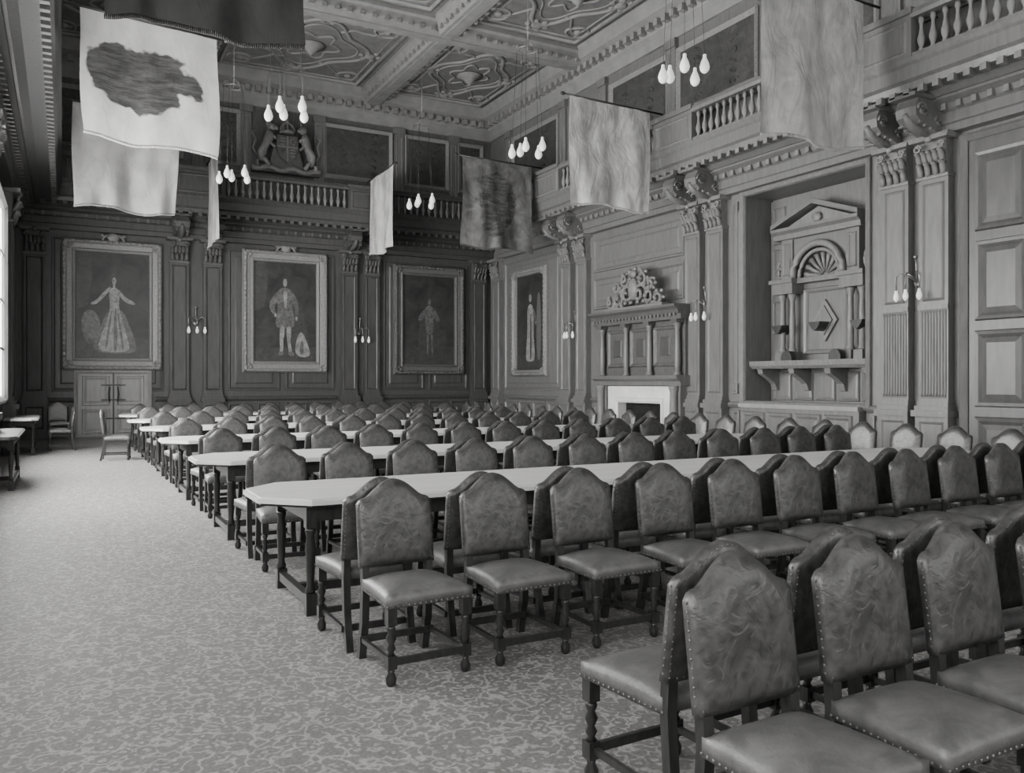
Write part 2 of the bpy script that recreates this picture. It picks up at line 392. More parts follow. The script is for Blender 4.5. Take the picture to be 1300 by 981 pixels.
def console(loc,rot,mats):
    b=MB(); ol=[(.05,5.48),(.3,5.5),(.5,5.56),(.72,5.62),(.84,5.72),(.86,5.86),(.8,5.98),(.78,6.04),(.05,6.04)]
    b.prism([(-d,z) for d,z in ol],-.18,.18,'yz',0)
    for sx in (-.19,.19):
        b.tube([(sx,-.7-.12*math.cos(t)*(1-t/12),5.82+.12*math.sin(t)*(1-t/12)) for t in [q*.6 for q in range(16)]],.025,6,False,1)
        b.tube([(sx,-.3-.09*math.cos(t)*(1-t/12),5.68+.09*math.sin(t)*(1-t/12)) for t in [q*.6 for q in range(16)]],.02,6,False,1)
    b.tube([(0,-.28,5.5),(0,-.45,5.54),(0,-.62,5.58),(0,-.78,5.64),(0,-.88,5.76)],.07,8,False,1,1,[.04,.07,.08,.07,.04])
    for q in range(3):
        for s in (-1,1): b.tube([(s*.05,-.4-.14*q,5.56+.03*q),(s*.15,-.44-.14*q,5.58+.03*q),(s*.18,-.5-.14*q,5.54+.03*q)],.03,6,False,1,1,[.035,.04,.02])
    b.box(-.24,.24,-.96,-.05,6.0,6.06)
    struct('trim',b.mesh('console',mats),'carved scroll bracket carrying the gallery',loc,rot)
for y in (20.0,19.2,14.62,13.88,9.40,8.68,5.4,4.7): console((W,y,0),RW,[WOODR,WOODL])
for x in (2.86,3.75,7.75,8.47): console((x,D,0),0,[WOODB,WOODK])
def panelling(u0,u1,z0,z1,n,loc,rot,mats,label,rail=True,base=True,nz=1):
    b=MB(); 
    if base: b.sweepx([(0,0),(.08,0),(.08,.16),(.05,.22),(0,.22)],u0,u1)
    if rail: b.sweepx([(0,z1-.02),(.05,z1),(.09,z1+.05),(.06,z1+.1),(0,z1+.12)],u0,u1)
    w=(u1-u0)/n; h=(z1-z0)/nz
    for i in range(n):
        for j in range(nz):
            b.ring(u0+i*w+.08,u0+(i+1)*w-.08,z0+j*h+.08,z0+(j+1)*h-.06,[(0,0),(.01,.05),(.05,.055),(.09,.01),(.2,.015),(.24,.04)],0,0,0)
    struct('trim',b.mesh('panelling',mats),label,loc,rot)
lb='moulded wood wall panelling'
for (a,c,n) in ((-.35,.25,1),(2.25,2.55,1),(4.1,7.4,4),(8.8,11.9,4)): panelling(a,c,.25,.95,n,(0,D,0),0,[WOODB],lb)
for (a,c,n) in ((-.35,2.55,2),(4.1,7.4,2),(8.8,11.9,2)): panelling(a,c,1.15,5.4,n,(0,D,0),0,[WOODB],lb,False,False)
for (a,c,n) in ((-24,-20.35,4),(-18.85,-18.2,1),(-13.55,-13.15,1),(-10.05,-9.8,1)): 
    if c-a>.2: panelling(a,c,.25,.95,n,(W,0,0),RW,[WOODR],lb)
panelling(-24,-20.35,1.15,5.4,1,(W,0,0),RW,[WOODR],lb,False,False)
panelling(-18.85,-14.95,4.35,5.4,1,(W,0,0),RW,[WOODR],lb,False,False)
panelling(-18.85,-14.95,3.35,4.35,2,(W,0,0),RW,[WOODR],lb,False,False)
panelling(-13.55,-13.2,1.15,5.4,1,(W,0,0),RW,[WOODR],lb,False,False)
panelling(-4.4,-.9,.25,5.4,3,(W,0,0),RW,[WOODR],lb,True,True,3)
b=MB().ring(-13.22,-9.98,.98,5.52,[(0,0),(.0,.06),(.04,.1),(.1,.05),(.12,0)],0)
struct('trim',b.mesh('recess_frame',[WOODL]),'moulded frame around the sideboard recess',(W,0,0),RW)
def upper_panel(u0,u1,z0,z1,loc,rot,label):
    e=empty('wall_painting',Vector(loc)+Matrix.Rotation(rot,4,'Z')@Vector(((u0+u1)/2,0,z0)),rot)
    tag(e,label,'painting','framed panels above the gallery')
    w=(u1-u0)/2;h=z1-z0
    mkobj('frame',MB().ring(-w,w,0,h,[(0,0),(0,.05),(.03,.09),(.08,.06),(.12,.03),(.14,.02)],0).mesh('frame',[GILT]),e)
    b=MB().box(-w+.13,w-.13,-.03,-.005,.13,h-.13)
    for i in range(6):
        for s in (-1,1):
            cx=s*(w-.15)*.5; cz=.13+(h-.26)*(i+.5)/6
            b.tube([(cx+.16*(1-t/9)*math.cos(t*s+i),-.03,cz+.10*(1-t/9)*math.sin(t)) for t in [q*.7 for q in range(11)]],.018,5)
    mkobj('canvas',b.mesh('canvas',[CANVU]),e)
for a,c in ((-.6,1.0),(1.3,3.0),(6.95,9.2),(9.6,11.15),(11.45,12.4)): upper_panel(a,c,7.72,9.4,(0,D,0),0,'dark framed decorative panel above the gallery')
upper_panel(3.7,4.55,7.72,9.4,(0,D,0),0,'dark framed decorative panel beside carved royal arms')
for a,c in ((-23.4,-20.6),(-18.0,-15.6),(-15.3,-12.7),(-12.2,-9.8),(-8.2,-5.8)): upper_panel(a,c,7.72,9.3,(W,0,0),RW,'dark framed decorative panel on the gallery wall')
def strips(us,loc,rot,mats):
    for u in us:
        b=MB(); b.box(u-.15,u+.15,-.08,0,6.56,9.55); b.box(u-.19,u+.19,-.11,0,6.56,6.9); b.box(u-.19,u+.19,-.13,0,9.35,9.55)
        b.ring(u-.1,u+.1,7.0,9.25,[(0,.08),(.02,.1),(.04,.085)],1)
        struct('trim',b.mesh('strip',mats),'slim pilaster strip above the gallery',loc,rot)
strips((3.35,4.68,6.83,9.4,11.3),(0,D,0),0,[WOODR,WOODL])
strips((-23.6,-20.3,-18.3,-15.45,-12.45,-9.5,-8.5,-5.5),(W,0,0),RW,[WOODR,WOODL])
b=MB().sweepx([(0,7.5),(.06,7.5),(.09,7.56),(.05,7.62),(0,7.62)],L,W); struct('trim',b.mesh('rail',[WOODR]),'moulded rail above the gallery',(0,D,0),0)
b=MB().sweepx([(0,7.5),(.06,7.5),(.09,7.56),(.05,7.62),(0,7.62)],-D,4); struct('trim',b.mesh('rail',[WOODR]),'moulded rail above the gallery',(W,0,0),RW)
b=MB().box(L,W,-.02,0,6.56,9.55); struct('trim',b.mesh('upper_facing',[WOODK]),'wood facing above the end gallery',(0,D+.005,0),0)
# ---------------------------------------------------------------- doors
b=MB(); b.box(-.85,.85,-.06,0,0,1.72,0); b.ring(-.95,.95,0,1.8,[(0,0),(0,.1),(.05,.12),(.1,.07)],0)
for s in (-1,1):
    x0,x1=(-.82,-.03) if s<0 else (.03,.82)
    for z0,z1 in ((.1,.75),(.85,1.65)): b.ring(x0+.06,x1-.06,z0,z1,[(0,.06),(.02,.1),(.06,.09),(.09,.065),(.12,.08)],0,0,0)
b.box(-.02,.02,-.09,-.05,0,1.72,1)
for z in (.5,1.0,1.4): b.box(-.3,.3,-.11,-.08,z-.02,z+.02,1)
for s in (-1,1): b.tube([(s*.1,-.12,.95),(s*.12,-.16,1.15),(s*.1,-.12,1.35)],.02,6,False,1)
struct('door_1',b.mesh('door',[DOORP,WOODD]),'low pale panelled double door with dark iron bars',(1.2,D,0),0,'door')
b=MB(); b.box(-1.1,1.1,-.08,0,0,5.3,0); b.ring(-1.2,1.2,0,5.42,[(0,0),(0,.14),(.05,.18),(.12,.1)],1)
for x0,x1 in ((-1.05,-.05),(.05,1.05)):
    for z0,z1 in ((.2,.95),(1.1,2.3),(2.45,3.7),(3.85,5.1)): b.ring(x0+.08,x1-.08,z0,z1,[(0,.08),(.02,.13),(.07,.12),(.12,.085),(.2,.11)],0,0,0)
b.box(-.02,.02,-.11,-.05,0,5.3,1)
for s in (-1,1): b.ball((s*.12,-.17,1.15),.04,8,6,2); b.tube([(s*.12,-.08,1.15),(s*.12,-.16,1.15)],.015,6,False,2)
struct('door_2',b.mesh('door',[DOORM,WOODR,BRASS]),'very tall dark panelled double door',(W,7.05,0),RW,'door')
# ---------------------------------------------------------------- paintings
def ell(cx,cz,rx,rz,k=16): return [(cx+rx*math.cos(2*pi*i/k),cz+rz*math.sin(2*pi*i/k)) for i in range(k)]
def chaikin(p,k=2):
    for _ in range(k):
        q=[]
        for i in range(len(p)):
            a,c=p[i],p[(i+1)%len(p)]
            q.append((a[0]*.75+c[0]*.25,a[1]*.75+c[1]*.25)); q.append((a[0]*.25+c[0]*.75,a[1]*.25+c[1]*.75))
        p=q
    return p
FIG={
'lady':[(3,[(.0,.0),(1,.0),(1,.18),(.6,.22),(.0,.16)]),(3,[(0,.45),(.16,.5),(.22,.8),(.2,1),(0,1)]),
 (2,[(.20,.08),(.40,.04),(.78,.04),(.84,.10),(.74,.30),(.62,.48),(.42,.46),(.30,.24)]),
 (1,[(.28,.07),(.50,.05),(.74,.06),(.70,.20),(.62,.38),(.575,.50),(.595,.60),(.565,.66),(.53,.675),(.50,.675),(.46,.66),(.44,.61),(.465,.5),(.42,.36),(.33,.2)]),
 (2,[(.50,.06),(.56,.06),(.55,.46),(.52,.48)]),(2,[(.38,.08),(.42,.08),(.49,.44),(.47,.46)]),(2,[(.62,.08),(.66,.1),(.57,.44),(.555,.44)]),
 (1,[(.47,.66),(.38,.58),(.28,.51),(.20,.50),(.20,.525),(.28,.55),(.37,.63),(.46,.685)]),(1,[(.57,.67),(.67,.58),(.80,.54),(.81,.51),(.67,.53),(.57,.61)]),
 (1,[(.5,.66),(.53,.66),(.53,.72),(.5,.72)]),(3,ell(.515,.765,.045,.045)),(1,ell(.515,.735,.028,.036)),(3,ell(.505,.739,.004,.004,8)),(3,ell(.525,.739,.004,.004,8)),(2,[(.10,.44),(.24,.46),(.34,.34),(.30,.14),(.14,.12),(.06,.3)])],
'peer':[(3,[(.0,0),(1,0),(1,.15),(.0,.13)]),(3,[(0,.5),(.16,.55),(.22,.8),(.2,1),(0,1)]),(3,[(.58,.1),(.90,.06),(.84,.4),(.72,.64),(.58,.68)]),
 (2,[(.34,.34),(.50,.33),(.64,.34),(.645,.46),(.60,.54),(.62,.64),(.60,.71),(.54,.745),(.44,.745),(.37,.71),(.35,.62),(.38,.54),(.35,.44)]),
 (1,[(.41,.36),(.485,.36),(.48,.26),(.46,.22),(.465,.14),(.45,.08),(.405,.08),(.41,.15),(.40,.22)]),(1,[(.51,.36),(.595,.35),(.585,.25),(.575,.2),(.60,.12),(.61,.08),(.55,.08),(.54,.16),(.52,.22)]),
 (4,[(.37,.06),(.47,.06),(.46,.10),(.40,.10)]),(4,[(.54,.06),(.66,.05),(.62,.10),(.55,.10)]),
 (1,[(.46,.72),(.53,.72),(.52,.60),(.50,.52),(.47,.6)]),(2,[(.38,.72),(.26,.62),(.23,.54),(.31,.46),(.35,.48),(.31,.55),(.38,.62)]),
 (2,[(.60,.72),(.68,.64),(.72,.52),(.68,.44),(.65,.46),(.665,.54),(.60,.62)]),(1,ell(.335,.465,.018,.02)),(1,ell(.675,.435,.018,.022)),(3,ell(.49,.825,.04,.035)),(1,ell(.49,.797,.03,.04)),(3,ell(.48,.802,.004,.004,8)),(3,ell(.5,.802,.004,.004,8)),(1,[(.64,.05),(.92,.04),(.86,.18),(.76,.32),(.68,.24)]),(2,[(.72,.07),(.8,.07),(.78,.22),(.74,.2)])],
'mayor':[(3,[(.0,0),(1,0),(1,.2),(.0,.2)]),(3,[(.28,.1),(.74,.1),(.70,.5),(.62,.67),(.42,.67),(.32,.5)]),
 (2,[(.44,.34),(.58,.34),(.59,.5),(.60,.62),(.54,.67),(.46,.67),(.41,.6),(.43,.48)]),(2,[(.45,.34),(.50,.34),(.49,.22),(.485,.11),(.45,.11),(.46,.22)]),(2,[(.53,.34),(.58,.34),(.57,.22),(.59,.11),(.55,.11),(.54,.22)]),
 (2,ell(.51,.715,.028,.036)),(2,[(.42,.64),(.30,.54),(.29,.50),(.33,.49),(.45,.56)]),(2,[(.60,.64),(.70,.54),(.71,.5),(.67,.48),(.58,.55)]),(3,[(.66,.1),(.86,.1),(.84,.4),(.68,.4)])],
'robe':[(3,[(.0,0),(1,0),(1,.16),(.0,.16)]),(1,[(.32,.1),(.50,.08),(.68,.1),(.63,.3),(.61,.5),(.62,.62),(.56,.69),(.44,.69),(.38,.62),(.40,.48),(.37,.3)]),(3,[(.48,.1),(.55,.1),(.54,.58),(.5,.6)]),
 (2,[(.60,.66),(.72,.56),(.74,.48),(.68,.46),(.60,.54)]),(3,ell(.5,.785,.06,.035)),(1,ell(.5,.755,.045,.038)),(4,[(.72,.1),(.9,.1),(.87,.8),(.74,.8)])]}
FM=[CANV,CANV2,CANV3,CANV4,GILTD]
def painting(w,h,loc,rot,fig,label,fr=.3,gm=None,crest=False):
    gm=gm or GILT
    e=empty('painting',loc,rot); tag(e,label,'painting')
    b=MB(); hw=w/2
    b.ring(-hw,hw,0,h,[(0,-.0),(0,.10),(.04,.17),(.09,.18),(.13,.12),(fr-.1,.10),(fr-.06,.14),(fr-.02,.12),(fr,.04)],0)
    k=int(w/.14)
    for i in range(k):
        x=-hw+.065+(w-.13)*i/(k-1); b.ball((x,-.17,.065),.035,6,4); b.ball((x,-.17,h-.065),.035,6,4)
    k=int(h/.14)
    for i in range(k):
        z=.065+(h-.13)*i/(k-1); b.ball((-hw+.065,-.17,z),.035,6,4); b.ball((hw-.065,-.17,z),.035,6,4)
    for sx in (-1,1):
        for z in (.16,h-.16):
            for q in range(5): b.ball((sx*(hw-.16)+.07*math.cos(q*1.26),-.15,z+.07*math.sin(q*1.26)),(.05,.04,.05),6,4)
    mkobj('frame',b.mesh('frame',[gm]),e)
    if crest:
        c=MB(); c.ball((0,-.1,h+.08),(.16,.07,.13)); 
        for s in (-1,1): c.tube([(s*(.1+.05*t+.09*math.sin(t)),-.1,h+.05+.09*math.cos(t*1.3)) for t in [q*.5 for q in range(12)]],.035,6)
        mkobj('crest',c.mesh('crest',[gm]),e)
    mkobj('canvas',MB().box(-hw+fr-.01,hw-fr+.01,-.05,-.02,fr-.01,h-fr+.01).mesh('canvas',[CANV]),e)
    b=MB(); iw=w-2*fr; ih=h-2*fr
    for i,(mi,pg) in enumerate(FIG[fig]):
        if len(pg)<16 and not (pg[0][0]==0 and mi==3): pg=chaikin(pg)
        b.prism([(-iw/2+iw*a,fr+ih*c) for a,c in pg],-.052-.0015*(i+1),-.05,'xz',mi)
    mkobj('painted_figure',b.mesh('painted_figure',FM),e)
    return e
painting(2.46,3.5,(1.19,D-.03,1.8),0,'lady','gilt-framed full-length portrait of a lady in pale gown',.34,GILT,True)
painting(2.5,3.6,(5.82,D-.03,1.76),0,'peer','gilt-framed portrait of a standing man in robe and stockings',.34,GILT,True)
painting(2.45,3.5,(10.42,D-.03,1.72),0,'mayor','dark gilt-framed portrait of a man standing in robes',.34,GILTD)
painting(2.1,3.3,(W-.03,22.15,1.66),RW,'robe','gilt-framed tall portrait of a figure in pale robe',.2,GILT)
e=empty('coat_of_arms',(5.8,D-.22,7.66)); tag(e,'large carved wooden royal arms with lion and unicorn supporters','coat of arms')
mkobj('backboard',MB().prism([(-1.0,-.02),(1.0,-.02),(1.0,.12),(.5,.2),(.32,.9),(-.32,.9),(-.5,.2),(-1.0,.12)],-.05,.19,'xz').mesh('backboard',[WOODK]),e)
sh=[(-.3,1.05),(.3,1.05),(.32,.7),(.22,.42),(0,.25),(-.22,.42),(-.32,.7)]
b=MB().prism(sh,-.2,0,'xz'); b.box(-.02,.02,-.23,-.2,.3,1.03,1); b.box(-.3,.3,-.23,-.2,.7,.74,1)
for x,z in ((-.15,.88),(.15,.55)):
    for q in range(3): b.ball((x,-.21,z-.09+.09*q),(.09,.03,.03),8,4,1)
b.tube([(.15+.07*math.cos(t),-.22,.88+.09*math.sin(t)) for t in [q*.5 for q in range(13)]],.015,5,False,1)
for q in range(5): b.tube([(-.2+.03*q,-.22,.45+.02*q),(-.2+.03*q,-.22,.64)],.006,4,False,1)
mkobj('shield',b.mesh('shield',[WOODK,WOODL]),e)
b=MB().lathe([(.2,0),(.22,.05),(.2,.1)],0,-.15,1.1,14)
for q in range(5): b.tube([(.2*math.cos(pi*q/4)*(1-t*t*.9),-.2,1.2+.22*math.sin(t*pi/2)) for t in [k/6 for k in range(7)]],.022,6)
b.ball((0,-.2,1.47),.05); b.box(-.012,.012,-.21,-.19,1.5,1.6); b.box(-.04,.04,-.21,-.19,1.54,1.56)
mkobj('crown',b.mesh('crown',[WOODL]),e)
for s in (-1,1):
    b=MB()
    b.tube([(s*.78,-.12,.25),(s*.7,-.14,.5),(s*.62,-.15,.75),(s*.52,-.17,1.0),(s*.48,-.18,1.15)],.12,8,False,0,1,[.1,.15,.13,.16,.1])
    b.ball((s*.45,-.2,1.25),(.13,.1,.12)); b.ball((s*.35,-.24,1.22),(.08,.07,.06))
    b.tube([(s*.55,-.18,1.0),(s*.4,-.22,.98),(s*.34,-.22,.9)],.05,6); b.tube([(s*.58,-.18,.85),(s*.42,-.22,.72),(s*.36,-.22,.66)],.045,6)
    b.tube([(s*.76,-.14,.42),(s*.62,-.16,.28),(s*.5,-.16,.1)],.065,6); b.tube([(s*.8,-.12,.38),(s*.86,-.14,.2),(s*.78,-.14,.06)],.06,6)
    b.tube([(s*.84,-.1,.4),(s*.98,-.1,.6),(s*.9,-.1,.85),(s*1.0,-.1,1.05),(s*.92,-.1,1.15)],.03,6)
    if s>0: b.tube([(.4,-.22,1.35),(.33,-.26,1.62)],.02,5)
    else:
        for q in range(7): b.ball((-.55-.02*math.cos(q),-.18,1.05+.05*q),(.07,.08,.05),6,4)
    mkobj('lion' if s<0 else 'unicorn',b.mesh('supporter',[WOODL]),e)
b=MB().tube([(x/10,-.14,.06+.05*math.sin(x*.9)) for x in range(-10,11)],.05,6,False,0,1.6)
mkobj('motto_scroll',b.mesh('scroll',[WOODL]),e)
# ---------------------------------------------------------------- sconces
def sconce(loc,rot,n=3):
    e=empty('wall_sconce',loc,rot); tag(e,'brass wall sconce with hanging frosted glass bulbs','wall light','wall sconces')
    mkobj('backplate',MB().lathe([(.02,0),(.07,.01),(.08,.02),(.05,.04),(.0,.05)],0,0,0,12,M=Matrix.Rotation(pi/2,3,'X')).mesh('backplate',[BRASS]),e)
    b=MB(); pos=[]
    for i in range(n):
        a=-pi/2+ (i-(n-1)/2)*1.1; x=.2*math.cos(a)*1.2; y=-.24+ .1*math.sin(a)*1
        b.tube([(0,-.03,0),(x*.3,y*.4,.1),(x*.7,y*.9,.16),(x,y,.1),(x,y,-.12)],.013,6); pos.append((x,y,-.12))
    b.tube([(0,-.04,-.1),(0,-.06,.3),(0,-.08,.42)],.014,6); b.ball((0,-.08,.44),.035)
    mkobj('arm',b.mesh('arm',[BRASS]),e)
    for p in pos: mkobj('bulb',SBULB,e,p)
SBULB=MB().lathe([(.02,0),(.024,-.02),(.025,-.04),(.04,-.08),(.046,-.12),(.036,-.16),(.012,-.19)],n=10).mesh('bulb',[BULB])
for x,z in ((3.3,3.15),(8.1,3.0)): sconce((x,D-.03,z),0,3)
for y,z in ((19.6,3.0),(14.25,3.15),(9.04,3.15)): sconce((W-.03,y,z),RW,3)
# ---------------------------------------------------------------- pendant lights
PBULB=MB().lathe([(.014,.05),(.026,.04),(.026,.0),(.033,-.02),(.06,-.08),(.076,-.14),(.064,-.19),(.034,-.225),(.008,-.235)],n=12).mesh('glass_bulb',[BULB])
def pendant(x,y,z=6.25):
    e=empty('pendant_light',(x,y,z)); tag(e,'cluster of frosted teardrop bulbs hanging on thin wires','pendant light','pendant clusters')
    top=H-z; rz=1.9
    b=MB().lathe([(.18,top),(.16,top-.05),(.05,top-.12),(.015,top-.15)],n=12).tube([(0,0,rz),(0,0,top-.1)],.006,6)
    b.tube([(.2*math.cos(t),.2*math.sin(t),rz) for t in [2*pi*q/20 for q in range(20)]],.008,6,True)
    for q in range(3): b.tube([(.2*math.cos(q*pi*2/3),.2*math.sin(q*pi*2/3),rz),(0,0,rz+.2)],.006,5)
    mkobj('ceiling_rod',b.mesh('rod',[BRASS]),e)
    for q in range(5):
        a=q*pi*.4+.3; dz=.07*math.sin(q*2.1); px,py=.32*math.cos(a),.32*math.sin(a)
        bb=mkobj('bulb',PBULB,e,(px,py,dz))
        mkobj('wire',MB().tube([(0,0,.05),(-px*.31,-py*.31,rz-dz)],.004,5).mesh('wire',[WOODD]),bb)
for p in ((3.4,14.4),(8.2,9.75),(8.2,14.5),(3.4,19.5),(8.2,20.1)): pendant(*p)
# ---------------------------------------------------------------- flags
def flag(base,direc,start,width,ht,mat,label,droop=.1,seed=0,z=7.45,fold=.09,ztilt=0.0):
    ang=math.atan2(direc[1],direc[0]); e=empty('hanging_flag',(base[0],base[1],z),ang); tag(e,label,'flag','flags hung from the galleries')
    plen=start+width+.12
    mkobj('pole',MB().tube([(-.15,0,.0),(plen,0,-droop*plen)],.022,8).ball((plen+.05,0,-droop*plen),(.06,.04,.04)).mesh('pole',[WOODD]),e)
    rnd=random.Random(seed); ph=[rnd.random()*6 for _ in range(4)]
    nu,nv=54,34; vs=[];fs=[];uv=[]
    for j in range(nv+1):
        v=j/nv
        for i in range(nu+1):
            u=i/nu
            am=fold*(.2+.8*v)
            y=am*(math.sin(u*9+ph[0]+v*1.6)+.5*math.sin(u*17+ph[1]-v*3)+.25*math.sin(u*29+v*4+ph[2]))
            x=start+width*(u+ .05*math.sin(v*4+ph[3])*v*(u-.5))- .05*v*math.sin(u*6+ph[1])
            zz=-droop*(start+width*u)-ht*v*(1+.02*math.sin(u*8+ph[2]))-.025*abs(math.sin(u*pi*6))*(1-v)
            vs.append((x,y,zz)); uv.append((u,1-v))
    for j in range(nv):
        for i in range(nu): 
            a=j*(nu+1)+i; fs.append((a,a+1,a+nu+2,a+nu+1))
    me=bpy.data.meshes.new('cloth'); me.from_pydata(vs,[],fs); me.materials.append(mat)
    ul=me.uv_layers.new(name='UVMap')
    for p in me.polygons:
        p.use_smooth=True
        for li in p.loop_indices: ul.data[li].uv=uv[me.loops[li].vertex_index]
    mkobj('cloth',me,e)
    b=MB(); r0=nv*(nu+1)
    for i in range(nu*2):
        k=i//2; f=(i%2)*.5; A=Vector(vs[r0+k]); B=Vector(vs[r0+k+1]); p=A.lerp(B,f)
        b.tube([p,(p.x,p.y,p.z-.05)],.008,4)
    o=mkobj('fringe',b.mesh('fringe',[mat]),e); o['kind']='stuff'
flag((11.62,9.1),(-1,0),.25,2.2,2.4,F_GREY,'grey damask flag hanging from the gallery',.0,1,7.62,.06)
flag((11.62,14.7),(-1,0),.2,2.1,2.2,F_PALE,'cream patterned flag hanging from the gallery',-.02,2,7.45,.06)
flag((11.62,20.0),(-1,0),.2,2.1,2.35,F_MIDD,'dark figured flag hanging from the gallery',-.02,3,7.45,.07)
flag((-.02,20.0),(1,0),.2,2.1,2.2,F_MID2,'soft grey folded flag hanging from the gallery',.03,4,7.5,.10)
flag((-.02,14.7),(1,0),.25,2.05,1.98,F_MAP,'pale flag with large dark irregular device',.06,5,7.42,.03)
flag((-.02,9.1),(1,0),.3,2.05,2.35,F_DARK,'plain dark flag hanging from the gallery',.0,6,7.5,.07)
flag((8.07,23.92),(0,-1),.1,2.0,2.25,F_PALE,'narrow cream flag hung edge-on from end gallery',-.01,7,7.5,.05)
flag((3.48,23.92),(0,-1),.1,1.7,2.3,F_PALE,'cream flag hung edge-on from end gallery',-.03,8,7.45,.04)
# ---------------------------------------------------------------- fireplace
e=empty('fireplace',(W-.02,16.4,0),RW); tag(e,'carved wooden chimneypiece with white marble surround','fireplace')
b=MB()
for s in (-1,1):
    b.box(s*1.65,s*1.28,-.38,0,0,.2); b.box(s*1.62,s*1.31,-.34,0,.2,1.4)
    b.lathe([(.11,.2),(.12,.25),(.09,.32),(.1,.8),(.085,1.25),(.12,1.34),(.12,1.4)],s*1.46,-.4,0,12,1)
b.sweepx([(0,1.4),(.4,1.4),(.42,1.5),(.52,1.56),(.55,1.64),(0,1.64)],-1.72,1.72)
mkobj('mantelpiece',b.mesh('mantelpiece',[WOODR,WOODL]),e)
b=MB(); b.box(-1.28,-.85,-.3,0,0,1.38).box(.85,1.28,-.3,0,0,1.38).box(-.85,.85,-.3,0,.98,1.38)
b.ring(-.98,.98,-.1,1.1,[(0,.3),(.02,.34),(.08,.34),(.13,.3)],0)
mkobj('marble_surround',b.mesh('surround',[MARB]),e)
b=MB(); b.box(-.85,.85,-.04,0,0,.98); b.box(-.5,.5,-.28,-.05,.12,.2,1)
for i in range(9): b.tube([(-.45+.11*i,-.28,.12),(-.45+.11*i,-.29,.45)],.012,5,False,1)
b.tube([(-.5,-.29,.42),(.5,-.29,.42)],.015,6,False,1)
for s in (-1,1): b.box(s*.5-.03,s*.5+.03,-.28,-.05,0,.5,1)
mkobj('grate',b.mesh('grate',[BLACK,WOODD]),e)
b=MB(); b.box(-1.65,1.65,-.22,0,1.64,2.92)
for x0,x1 in ((-1.38,-.52),(-.42,.42),(.52,1.38)):
    b.ring(x0,x1,1.85,2.8,[(0,.22),(.02,.27),(.06,.26),(.1,.225),(.25,.23),(.28,.26)],0,0,2)
for x in (-1.5,-.47,.47,1.5):
    b.lathe([(.09,1.64),(.09,1.7),(.06,1.74),(.08,2.0),(.065,2.4),(.055,2.7),(.09,2.8),(.1,2.85)],x,-.32,0,12,1)
    b.box(x-.11,x+.11,-.44,-.2,2.84,2.92)
b.sweepx([(0,2.92),(.44,2.92),(.44,3.04),(.5,3.06),(.54,3.14),(.62,3.2),(.62,3.26),(0,3.26)],-1.75,1.75)
u=-1.68
while u<1.65: b.box(u,u+.07,-.5,-.42,3.0,3.08,1); u+=.14
mkobj('overmantel',b.mesh('overmantel',[WOODK,WOODR,WOODB]),e)
b=MB()
for s in (-1,1):
    for (cx,cz,r,st) in ((.25,.35,.24,0),(.62,.28,.22,1),(.95,.2,.18,2),(.35,.72,.18,3),(.7,.55,.13,1)):
        b.tube([(s*(cx+r*(1-t/11)*math.cos(t+st)),-.12-.01*t,3.28+cz+r*(1-t/11)*math.sin(t+st)) for t in [q*.55 for q in range(18)]],.045,6)
        for q in range(6):
            a=q*1.05+st; b.ball((s*(cx+r*.95*math.cos(a)),-.12,3.28+cz+r*.95*math.sin(a)),(.07,.05,.05),6,4)
b.ball((0,-.15,3.75),(.2,.1,.28)); b.ball((0,-.15,4.12),(.13,.08,.1)); b.box(-1.15,1.15,-.2,0,3.25,3.33)
for q in range(9): a=pi*q/8; b.ball((.5*math.cos(a)*1.1,-.1,3.75+.48*math.sin(a)),(.09,.05,.08),6,4)
mkobj('carved_crest',b.mesh('carved_crest',[WOODL]),e,(0,-.3,0))
# ---------------------------------------------------------------- sideboard in recess
e=empty('sideboard',(W+.78,11.6,0),RW); tag(e,'tall carved wooden sideboard with arched pedimented back','sideboard')
b=MB(); b.box(-1.48,1.48,-.95,0,0,.96,0); b.box(-1.49,1.49,-1.0,0,.96,1.04,2)
for i in range(4): b.ring(-1.42+.71*i,-.77+.71*i,.15,.88,[(0,.95),(.02,.99),(.06,.985),(.1,.955),(.16,.97)],0,0,0)
mkobj('counter',b.mesh('counter',[WOODR,WOODL,DOORP]),e)
b=MB(); b.box(-1.48,1.48,-.06,0,1.04,5.35,0)
for i in range(5): b.ring(-1.4+.56*i,-.88+.56*i,1.1,1.7,[(0,.06),(.02,.1),(.06,.07),(.1,.08)],0,0,0)
for s in (-1,1):
    for z0,z1 in ((2.5,3.2),(3.45,4.3),(4.4,5.2)): 
        x0,x1=(-1.42,-1.05) if s<0 else (1.05,1.42); b.ring(x0,x1,z0,z1,[(0,.06),(.02,.09),(.05,.07)],0)
mkobj('back_panel',b.mesh('back_panel',[WOODR]),e)
b=MB(); b.sweepx([(0,1.76),(.62,1.76),(.68,1.82),(.7,1.92),(0,1.92)],-1.48,1.48,0)
for x in (-1.3,-.45,.45,1.3):
    b.prism([(-.06,1.3),(-.14,1.32),(-.2,1.45),(-.34,1.55),(-.55,1.66),(-.58,1.76),(-.06,1.76)],x-.07,x+.07,'yz',1)
mkobj('shelf',b.mesh('shelf',[WOODL,WOODL]),e)
b=MB()
